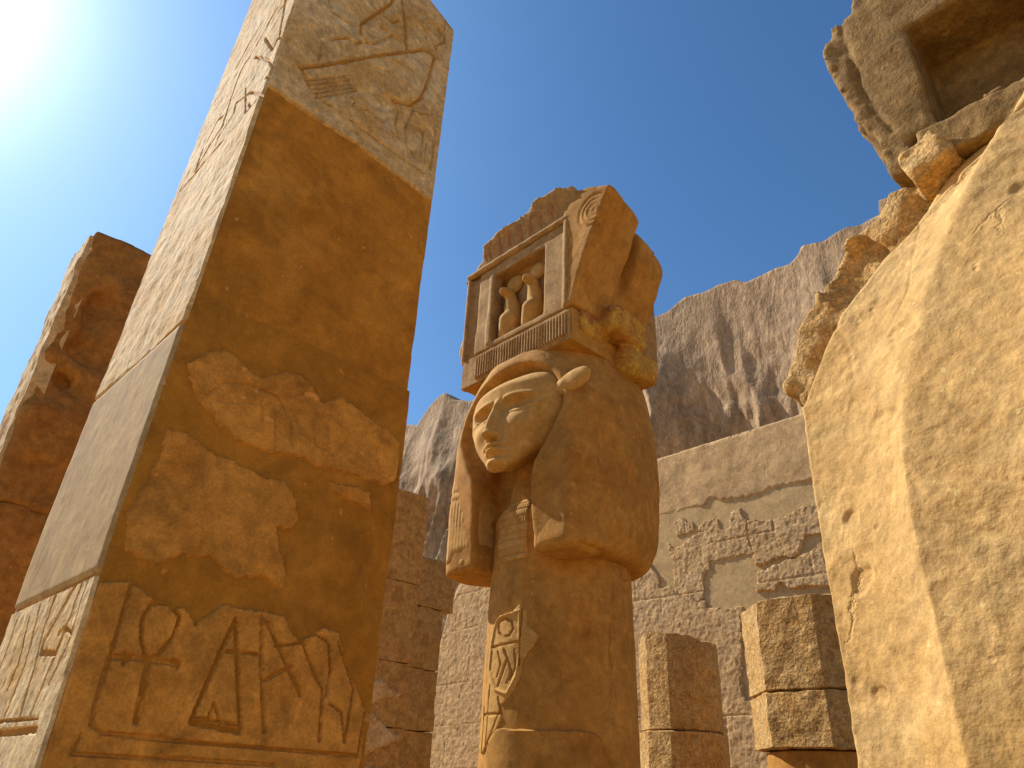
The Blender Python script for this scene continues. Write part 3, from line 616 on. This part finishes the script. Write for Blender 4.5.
def build_hathor():
    t = thing('hathor_column', 'round column topped by a broad carved female face with heavy wig under a shrine block', 'column', FH, 'columns with face capitals')
    # shaft
    nth, nz = 340, 380
    th = np.linspace(0, 2*pi, nth, endpoint=False); zz = np.linspace(0, 3.2, nz)
    R0 = lambda z: (.437-.0158*z)*(1-.5*sstep(2.95, 3.25, z))
    A_, Z_ = np.meshgrid(th, zz, indexing='ij')
    r = R0(Z_)+fbm(np.cos(A_), np.sin(A_), Z_, 2.2, 3, 2)*.004+fbm(np.cos(A_), np.sin(A_), Z_, 14, 2, 4)*.0012
    P = np.stack([r*np.cos(A_), r*np.sin(A_), Z_], -1).reshape(-1, 3)
    mesh_obj('shaft', P, grid_faces(nth, nz, True), M['column'], t, None)
    rc = .405
    g3 = lambda *ps: [FH.oncyl((430+x/3.368, 540+y/3.368), rc) for x, y in ps]
    S = []
    def toarc(pts): return [(a*rc, z) for a, z in pts]
    def s(pts, w, d=.007): S.append((toarc(g3(*pts)), w, d))
    s([(232, 285), (232, 310), (245, 325), (268, 322), (280, 300), (275, 275), (255, 264), (238, 272), (232, 285)], .008, .008)
    s([(212, 362), (260, 348), (300, 342)], .007); s([(250, 370), (262, 400), (245, 450), (232, 490)], .009); s([(262, 395), (275, 440), (262, 480)], .007)
    s([(230, 375), (240, 420), (228, 460)], .006); s([(285, 370), (290, 430), (272, 470)], .006)
    s([(310, 225), (305, 300), (302, 420)], .006); s([(192, 480), (186, 600), (180, 730)], .006); s([(205, 490), (198, 600), (192, 720)], .005); s([(190, 590), (245, 585)], .007); s([(232, 530), (240, 570), (215, 640), (190, 710)], .006)
    ring = toarc(g3((232, 262), (270, 248), (302, 238), (304, 300), (306, 380), (292, 460), (262, 520), (225, 505), (205, 440), (212, 350), (222, 290)))
    mk = toarc(g3((228, 260), (280, 240), (300, 215), (322, 235), (326, 290), (372, 320), (350, 360), (320, 400), (305, 470), (268, 528), (235, 560), (250, 600), (215, 660), (180, 735), (172, 700), (186, 560), (196, 480), (200, 400), (205, 330)))
    us = [p[0] for p in mk]; vs = [p[1] for p in mk]
    def hf(U, V):
        H = relief(U, V, mk, .006, .006, .004, S, .002, 22)
        d = np.abs(seg_d(U, V, ring, True)); return H+np.where(H > -.003, .008*np.exp(-(d/.008)**2), 0)
    def mpc(U, V, H): a = U/rc; rr = R0(V)+.002+H; return (rr*np.cos(a), rr*np.sin(a), V)
    panel('cartouche', min(us)-.02, max(us)+.02, min(vs)-.02, max(vs)+.02, .0042, hf, mpc, M['face'], t)
    bz = g3((300, 636))[0][1]
    b0, b1 = g3((205, 700))[0][0]*rc, g3((578, 700))[0][0]*rc
    mk2 = [(b0, .9), (b1, .9), (b1, bz-.03), (b1-.04, bz), (b0+.05, bz), (b0, bz-.05)]
    panel('base_repair', b0-.03, b1+.03, 1.2, bz+.03, .008, lambda U, V: relief(U, V, mk2, .016, .004, .006, [], .001, 24), mpc, M['column'], t)
    # faint remains of carving down the right of the shaft
    c0 = g3((588, 150))[0][0]*rc; c1 = g3((670, 150))[0][0]*rc
    mk3 = [(c0, bz+.05), (c1, bz+.02), (c1, 2.62), (c0+.05, 2.66)]
    panel('worn_relief', c0-.03, c1+.03, bz, 2.7, .007, lambda U, V: relief(U, V, mk3, .004, .02, .004, [], .004, 26, 14, 7), mpc, M['column'], t)
    # collar seen between the lappets
    mkc = [(-pi/2*rc-.125, 2.70), (-pi/2*rc+.115, 2.70), (-pi/2*rc+.10, 3.12), (-pi/2*rc-.11, 3.12)]
    def hc(U, V):
        H = relief(U, V, mkc, .008, .003, .004, [], .001, 28)
        rows = np.abs(np.mod(V/.042, 1)-.5)*2; cols = np.abs(np.mod(U/.016+np.floor(V/.042)*.5, 1)-.5)*2
        return np.where(H > 0, H-.006*sstep(.75, .95, rows)-.004*sstep(.6, .95, cols)*(np.mod(np.floor(V/.042), 2)), H)
    panel('collar', min(p[0] for p in mkc)-.02, max(p[0] for p in mkc)+.02, 2.68, 3.10, .004, hc, mpc, M['face'], t)
    def opening(x, y, z):
        er = np.where(z < 3.46, np.abs(x)/np.interp(z, [3.08, 3.18, 3.32, 3.46], [.20, .235, .325, .409]), np.sqrt((x/.415)**2+((z-3.52)/.335)**2))
        return np.maximum((er-1)*.36+(y+.462)*.6, y+.375+.045*sstep(-.20, -.32, x))
    def wig(x, y, z):
        zp = [2.66, 2.74, 2.84, 3.0, 3.2, 3.42, 3.6, 3.76, 3.88, 3.98]
        wx = np.interp(z, zp, [.42, .50, .535, .555, .56, .55, .53, .50, .465, .42])
        wy = np.interp(z, zp, [.34, .42, .47, .50, .51, .51, .50, .48, .46, .44])
        n_ = 2.5; k = (np.abs(x/wx)**n_+np.abs(y/wy)**n_)**(1/n_)
        d = (k-1)*.5*.92
        # flat front slab with an arched top
        arch = np.where(z > 3.42, (np.sqrt((x/.535)**2+((z-3.42)/.565)**2)-1)*.5, np.abs(x)-.535)
        slab = smax(arch, np.maximum(-.468-y, y+.1), .17)
        d = smin(d, slab, .09)
        d = smax(d, z-3.97, .04); d = smax(d, 2.69+.03*x-z, .03)
        d = smax(d, -box(x, y, z, (-.225, -.9, 2.3), (.235, -.28, 3.42), .04), .02)
        # sloping recess round the face
        d = smax(d, -opening(x, y, z), .022)
        gro = np.sin((np.arctan2(y, x))*70)
        d = d+gro*.0035*sstep(.05, .3, y)*sstep(.2, .4, np.abs(x))*(1-sstep(3.5, 3.8, z))
        # hair line along the roll
        rr = np.sqrt((x/.515)**2+((z-3.42)/.55)**2)
        d = d+.004*np.exp(-((rr-.945)/.010)**2)*(z > 3.3)*(y < -.3)
        return d+fbm(x, y, z, 2.6, 3, 12)*.014+fbm(x, y, z, 12, 2, 13)*.003
    sdf_mesh('wig', wig, (-.68, -.62, 2.56), (.68, .64, 4.06), .0135, M['column'], t)
    # lappets
    def lappet(sx, x0, x1, zb, seed, bands):
        def f(x, y, z):
            zr = 3.56; u = x
            lo_, hi_ = (x0, x1)
            taper = .015*(z-3.0)
            d = box(u, y-.055*sstep(3.15, 3.46, z), z, (lo_, -.478, zb), (hi_, -.20, zr), .055)
            d = d+(.0022*np.sin(u*2*pi/.027))*bands*(y < -.30)*(z > zb+.09)
            d = d+.006*bands*(np.exp(-((z-(3.16))/.008)**2)+np.exp(-((z-3.11)/.008)**2))
            if seed == 2:
                d = smax(d, (-(y+.478)+(2.72-z)*.5), .02)
            if seed == 1:
                d = smax(d, -(z-(2.74+.10*fbm(x, y, z, 9, 2, 3)))*.7, .02)
            d = smax(d, -opening(x, y, z), .03)
            return d+fbm(x, y, z, 6, 3, seed+30)*.007
        sdf_mesh('lappet', f, (x0-.05, -.60, zb-.06), (x1+.05, -.16, 3.62), .0085, M['face' if seed == 1 else 'column'], t)
    lappet(-1, -.485, -.225, 2.68, 1, .8)
    lappet(1, .235, .50, 2.68, 2, .15)
    hathor_face(t, M['face'])
    # neck under the chin
    sdf_mesh('neck', lambda x, y, z: cap(x, y, z, (0, -.16, 2.95), (0, -.22, 3.35), .20, .13)+fbm(x, y, z, 5, 2, 4)*.004, (-.26, -.5, 2.7), (.26, .1, 3.5), .016, M['column'], t)
    # cow ears
    for sgn in (1, -1):
        def f(x, y, z):
            u = x*sgn
            zz = z-3.622-.12*(u-.42)
            d = smin(ell(u, y, zz, (.455 if sgn > 0 else .41, -.415, 0), (.125, .036, .064) if sgn > 0 else (.05, .02, .03)), cap(u, y, zz, (.34, -.41, 0), (.40, -.42, 0), .028 if sgn > 0 else .02), .03)
            return smax(d, -ell(u, y, z, (.43, -.492, 3.625), (.07, .020, .026)), .012)+fbm(x, y, z, 8, 2, 5)*.004
        lo = (.2, -.55, 3.5) if sgn > 0 else (-.62, -.55, 3.5); hi = (.62, -.34, 3.78) if sgn > 0 else (-.2, -.34, 3.78)
        sdf_mesh('ear', f, lo, hi, .008, M['face'], t)
    # reeded band over the wig
    def hb(U, V):
        fl_ = .5+.5*np.cos(U*2*pi/.0235)
        H = .016*sstep(.2, .7, fl_)*sstep(-.37, -.36, U)*sstep(3.925, 3.935, V)*(1-sstep(4.085, 4.095, V))
        return H+fbm(U, V, U*0, 20, 2, 4)*.002
    dense_block('abacus', (-.515, -.43, 3.90), (.455, .06, 4.125), .02, M['column'], t, .006, .02, 51)
    panel('reeded_band', -.505, .448, 3.905, 4.118, .004, hb, lambda U, V, H: (U, -.437-H, V), M['paint'], t, cull=-1)
    def chunk(x, y, z):
        d = box(x, y, z, (.20, -.20, 4.03), (.585, .16, 4.22), .04)
        d = smin(d, box(x, y, z, (.15, -.02, 3.84), (.555, .30, 4.05), .06), .02)
        d = smin(d, box(x, y, z, (.20, -.36, 3.98), (.475, -.1, 4.15), .03), .02)
        return d+fbm(x, y, z, 7, 3, 9)*.028
    sdf_mesh('broken_edge', chunk, (.05, -.44, 3.72), (.72, .60, 4.24), .0135, M['amber'], t)
    build_shrine(t)
def build_shrine(t):
    y0 = -.45
    zc = 4.81
    body = [(-.50, 4.125), (.44, 4.125), (.44, 4.79), (-.52, 4.79)]
    def nf(x, y, z):
        d = extr(x, y, z, body, y0+.035, .44)-.002
        # frame: strips standing proud
        d = np.minimum(d, box(x, y, z, (-.515, y0, 4.125), (-.485, y0+.08, 4.79), .008))
        d = np.minimum(d, box(x, y, z, (-.40, y0+.012, 4.125), (.405, y0+.08, 4.79), .006))
        d = np.minimum(d, box(x, y, z, (.405, y0-.012, 4.125), (.445, y0+.08, 4.79), .012))
        # door opening
        d = np.maximum(d, -box(x, y, z, (-.265, -1, 4.17), (.235, y0+.115, 4.70), .004))
        d = np.minimum(d, box(x, y, z, (-.285, y0+.002, 4.15), (-.235, y0+.1, 4.72), .006))
        return d+fbm(x, y, z, 5, 2, 6)*.006
    sdf_mesh('shrine_block', nf, (-.56, -.50, 4.10), (.50, .48, 4.82), .0105, M['paint'], t)
    # torus moulding
    sdf_mesh('torus_moulding', lambda x, y, z: cap(x, y, z, (-.50, y0+.01, zc), (.43, y0+.01, zc), .024)+fbm(x, y, z, 12, 2, 2)*.004, (-.56, -.53, 4.76), (.48, -.38, 4.86), .007, M['paint'], t)
    # broken cornice
    prof = [(-.56, 4.80), (-.52, 4.83), (-.46, 4.86), (-.42, 4.90), (-.38, 4.92), (-.34, 5.00), (-.25, 5.03), (-.1, 5.02), (0.05, 5.04), (.14, 5.06), (.24, 5.06), (.32, 5.07), (.40, 5.05), (.50, 5.0), (.50, 4.80)]
    def cf(x, y, z):
        flare = y0+.02-.08*np.clip((z-4.84)/.22, 0, 1)**1.7
        d = extr(x, y, z, prof, -1.0, .40); d = np.maximum(d, (flare-y)*.95)
        return d+fbm(x, y, z, 11, 3, 7)*.022*sstep(-.06, .06, poly_sd(x, z, prof)*-1+.045)+fbm(x, y, z, 6, 2, 3)*.004
    sdf_mesh('cornice', cf, (-.62, -.66, 4.79), (.52, .46, 5.26), .011, M['paint'], t)
    for xs in (-.30, -.20, -.10, .0, .10, .19, .29):
        mk = [(xs-.012, 4.87), (xs+.010, 4.87), (xs+.014, 4.93), (xs+.022, 4.985), (xs-.004, 4.98)]
        def mpf(U, V, H): return (U, y0+.02-.08*np.clip((V-4.84)/.22, 0, 1)**1.7-.004-H*.4, V)
        panel('painted_stroke', xs-.03, xs+.04, 4.855, 4.995, .005, lambda U, V: relief(U, V, mk, .006, .008, .003, [], .001, 5), mpf, M['red'], t)
    # side arm with scroll
    def arm(x, y, z):
        h = np.clip((z-4.12)/.74, 0, 1.2)
        xo = .475+.31*h**1.3
        d = np.maximum(x-xo, .40-x)*.9
        d = smax(d, np.maximum(y0-.005-y, y+.11), .012); d = smax(d, 4.135-z, .01)
        top = 4.99-.45*np.clip(x-.50, 0, 1)-.25*np.clip(y+.40, 0, 1)
        d = smax(d, (z-top)*.8, .02)
        # spiral cut in the front end of the scroll
        q = np.hypot(x-.655, z-4.73); spir = np.sin(q*2*pi/.036)*.0028*(1-sstep(.095, .11, q))*(y < y0+.05)
        ring = .008*np.exp(-((q-.115)/.008)**2)*(y < y0+.05)
        return d+spir+ring+fbm(x, y, z, 5, 3, 8)*.012+fbm(x, y, z, 20, 2, 3)*.003*sstep(4.7, 5.0, z)
    sdf_mesh('scroll_arm', arm, (.36, -.52, 4.11), (.90, -.01, 5.12), .0105, M['column'], t)
    def arm2(x, y, z):
        h = np.clip((z-4.12)/.75, 0, 1.2)
        xo = .44+.24*np.sin(np.clip(h, 0, 1)*pi*.55)**1.2
        d = smax(np.maximum(x-xo, .25-x)*.9, np.maximum(-.13-y, y-.27), .09); d = smax(d, 4.13-z, .02)
        d = smax(d, (z-(4.97-.6*np.clip(x-.42, 0, 1)-.5*np.clip(y-.0, 0, 1)))*.85, .07)
        d = smax(d, -ell(x, y, z, (.66, -.06, 4.45), (.15, .05, .55)), .03)
        return d+fbm(x, y, z, 4, 3, 18)*.025
    sdf_mesh('scroll_arm', arm2, (.20, -.16, 4.11), (.88, .50, 5.14), .014, M['column'], t)
    sdf_mesh('broken_top', lambda x, y, z: box(x, y, z, (-.3, -.2, 4.8), (.50, .2, 5.04), .08)+fbm(x, y, z, 4, 3, 28)*.05, (-.45, -.35, 4.7), (.7, .5, 5.25), .02, M['broken'], t)
    sdf_mesh('broken_scroll', lambda x, y, z: np.minimum(box(x, y, z, (-.60, -.40, 4.14), (-.46, .1, 4.36), .03), box(x, y, z, (-.56, -.40, 4.5), (-.46, .1, 4.80), .03))+fbm(x, y, z, 9, 3, 44)*.05, (-.74, -.5, 4.02), (-.4, .2, 4.9), .014, M['broken'], t)
    # rearing cobras in the doorway
    for cx in (-.125, .085):
        def cobra(x, y, z):
            u = x-cx; yy = y-(y0+.085)
            d = ell(u, yy, z, (.0, .0, 4.32), (.062, .055, .155)); d = smin(d, cap(u, yy, z, (-.045, -.01, 4.20), (.0, -.03, 4.30), .045, .06), .03)
            d = smin(d, cap(u, yy, z, (.0, .0, 4.42), (-.005, -.02, 4.50), .042, .036), .03)
            d = smin(d, ell(u, yy, z, (-.01, -.045, 4.52), (.042, .060, .030)), .015)
            return smin(d, ell(u, yy, z, (0, .015, 4.615), (.072, .03, .068)), .006)+fbm(x, y, z, 9, 2, 3)*.004
        o = sdf_mesh('cobra', cobra, (cx-.11, y0-.06, 4.14), (cx+.11, y0+.18, 4.70), .0075, M['face'], t)
build_hathor()

# ------------------------------------------------------------------ the great broken column at the right edge
FR = Frame((2.225, 2.223), -47)
def build_right():
    t = thing('giant_column', 'huge sunlit column mass filling the right edge under a broken capital', 'column', FR, 'columns with face capitals')
    # --- body, lofted; its rings are found from the world and brought into the column's axes
    sil = [((800, 407), 2.55), ((815, 364), 2.54), ((838, 313), 2.52), ((883, 258), 2.50), ((905, 237), 2.50), ((964, 172), 2.47), ((1024, 115), 2.45), ((1090, 60), 2.45)]
    SP = np.array([ground(p, d) for p, d in sil]); zl = SP[:, 2]
    az = lambda a, d: np.array([sin(radians(a))*d, cos(radians(a))*d])
    def section(z):
        L = az(23.8, 2.55) if z <= zl[0] else np.array([np.interp(z, zl, SP[:, 0]), np.interp(z, zl, SP[:, 1])])
        k = np.clip((z-2.35)/(zl[-1]-2.35), 0, 1)**1.5
        R = az(29.9+15*k**1.1, 2.27+.17*k); Q = az(53+14*k, 1.97+.5*k)
        off = azv(38)[:2]*(1.0-.35*k); B1 = L+off*.35+np.array([.10, .1]); B2 = L+off+np.array([.45, -.05]); B3 = Q+off+np.array([.3, 0])
        return [L, R, Q, B3, B2, B1], k
    zs_ = np.concatenate([np.arange(0, 1.5, .08), np.arange(1.5, zl[-1], .0085)]); rings = []
    for z in zs_:
        pts, k = section(z); ring = []
        cnt = [90, 130, 30, 24, 30, 24]
        # slight curve of each face, softened ridge
        for i in range(6):
            a, b_ = pts[i], pts[(i+1) % 6]
            n_ = np.array([-(b_-a)[1], (b_-a)[0]]); n_ /= np.linalg.norm(n_)+1e-9
            for j in range(cnt[i]):
                tt = j/cnt[i]; bul = (.025, .05)[i] if i < 2 else 0
                q = a+(b_-a)*tt-n_*bul*4*tt*(1-tt)*(-1)
                ring.append([q[0], q[1], z])
        ring = np.array(ring)
        # smooth corners a little
        for _ in range(2+int(36*k)):
            ring[:, :2] = .5*ring[:, :2]+.25*(np.roll(ring[:, :2], 1, 0)+np.roll(ring[:, :2], -1, 0))
        rings.append(ring)
    R = np.array(rings); q = R.reshape(-1, 3)-FR.o; R = np.stack([q@FR.X, q@FR.Y, q[:, 2]], -1).reshape(R.shape)
    def disp(x, y, z):
        d = fbm(x, y, z, 1.6, 3, 61)*.022+fbm(x, y, z, 6, 5, 62, .6)*.0055-.007*np.abs(fbm(x, y, z*1.6, 4, 5, 68, .62))
        right = sstep(-.75, -.62, x)
        d = d+right*.0045*fbm(x*1.2, y*1.2, z*7+x*2.5, 4, 4, 63, .6)*sstep(-.1, .25, fbm(x, y, z, 2.3, 2, 69))
        pit = fbm(x, y, z, 7, 2, 64); d = d-.008*sstep(.5, .6, pit)
        cr = np.abs(fbm(x, y, z*.5, 3.0, 2, 66)); d = d-.004*(1-sstep(0, .03, cr))*sstep(.15, .4, fbm(x, y, z, 2, 1, 67))
        return d+fbm(x, y, z, 30, 2, 65)*.003
    loft('column_body', R, M['bulk'], t, disp, 60)
    # --- capital, same axes as the other column
    y0 = -.45
    g1c = lambda *ps: [FR.ony((780+x/3.2, y/3.2), y0) for x, y in ps]
    g2c = lambda *ps: [FR.ony((780+x/2.56, 200+y/2.56), -.35) for x, y in ps]
    left = g1c((235, -260), (230, -60), (235, 0), (225, 45), (160, 90), (138, 150), (150, 220), (180, 285), (235, 385), (300, 440), (330, 500), (352, 560), (400, 560))
    poly = left+[(-.40, 3.96), (-.38, 4.115), (.60, 4.115), (.60, 5.5), (left[0][0]+.2, 5.6)]
    rec = g1c((392, 98), (505, 372))
    xr0 = (rec[0][0]+rec[1][0])/2; zr1 = rec[0][1]; zr0 = rec[1][1]
    gl = g1c((190, 60), (205, 130), (250, 260), (300, 350), (360, 420))
    gt = g1c((300, 160), (390, 98))
    def nf(x, y, z):
        p = poly_sd(x, z, poly)
        d = extr(x, y, z, poly, y0, .35)
        d = np.maximum(d, -box(x, y, z, (xr0, -1.2, zr0), (.42, y0+.32, zr1), .006))
        # raised outer roll on the broken arm
        e = seg_d(x, z, gl); d = d+.012*(1-sstep(.0, .022, e))*(y < y0+.1)
        d = d-.02*sstep(.0, .05, -(x-gl[0][0]-.02))*0
        rough = 1-sstep(.0, .10, p)
        return d+fbm(x, y, z, 5, 3, 71)*.018+fbm(x, y, z, 16, 3, 72)*.022*rough+fbm(x, y, z, 9, 2, 75)*.008
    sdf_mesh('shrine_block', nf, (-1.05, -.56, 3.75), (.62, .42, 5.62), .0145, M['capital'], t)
    # abacus with worn reeding
    def ab(x, y, z):
        d = box(x, y, z, (-.36, y0-.02, 3.93), (.60, .3, 4.112), .015)
        d = d+.006*np.cos(x*2*pi/.03)*sstep(.0, .08, x)*(y < y0+.08)
        return d+fbm(x, y, z, 10, 3, 73)*.020*(1-.6*sstep(-.05, .1, x))
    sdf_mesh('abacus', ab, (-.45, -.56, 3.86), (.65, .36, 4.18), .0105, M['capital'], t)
    sdf_mesh('broken_corner', lambda x, y, z: box(x+.35*(z-3.9), y, z-.5*x, (-.43, y0-.06, 4.02), (-.24, y0+.3, 4.22), .02)*.85+fbm(x, y, z, 9, 4, 74)*.05, (-.58, -.75, 3.68), (-.08, -.1, 4.22), .012, M['broken'], t)
    # smooth wig top with the line of the headband
    def wt(x, y, z):
        rr = np.sqrt((x/.52)**2+((z-3.40)/.55)**2)
        d = np.maximum((rr-1)*.5, y0+.03-y); d = smax(d, y-.4, .05); d = smax(d, z-3.93, .02)
        d = d+.010*(1-sstep(0, .014, np.abs(rr-.80)*.5))*(y < y0+.15)
        return d+fbm(x, y, z, 3, 2, 76)*.008
    sdf_mesh('wig', wt, (-.62, -.62, 2.8), (.62, .45, 3.98), .014, M['bulk'], t)
    # ragged broken flank left of the body
    fl_ = g2c((292, -8), (270, 20), (240, 60), (205, 95), (130, 178), (110, 225), (104, 268), (75, 318), (60, 355), (50, 400), (34, 440), (38, 480), (60, 500), (120, 560), (300, 560), (460, 120), (420, -60))
    def ff(x, y, z):
        p = poly_sd(x, z, fl_); d = extr(x, y, z, fl_, -.35, .15)-.022
        d = smax(d, -ell(x, y, z, (np.mean([q[0] for q in g2c((180, 180))]), -.42, g2c((180, 180))[0][1]), (.17, .16, .20)), .02)
        return d+fbm(x, y, z, 7, 3, 77)*.045+fbm(x, y, z, 22, 2, 78)*.010
    xs = [q[0] for q in fl_]; zz = [q[1] for q in fl_]
    sdf_mesh('broken_flank', ff, (min(xs)-.08, -.45, min(zz)-.06), (max(xs)+.06, .25, max(zz)+.06), .0135, M['broken'], t)
build_right()
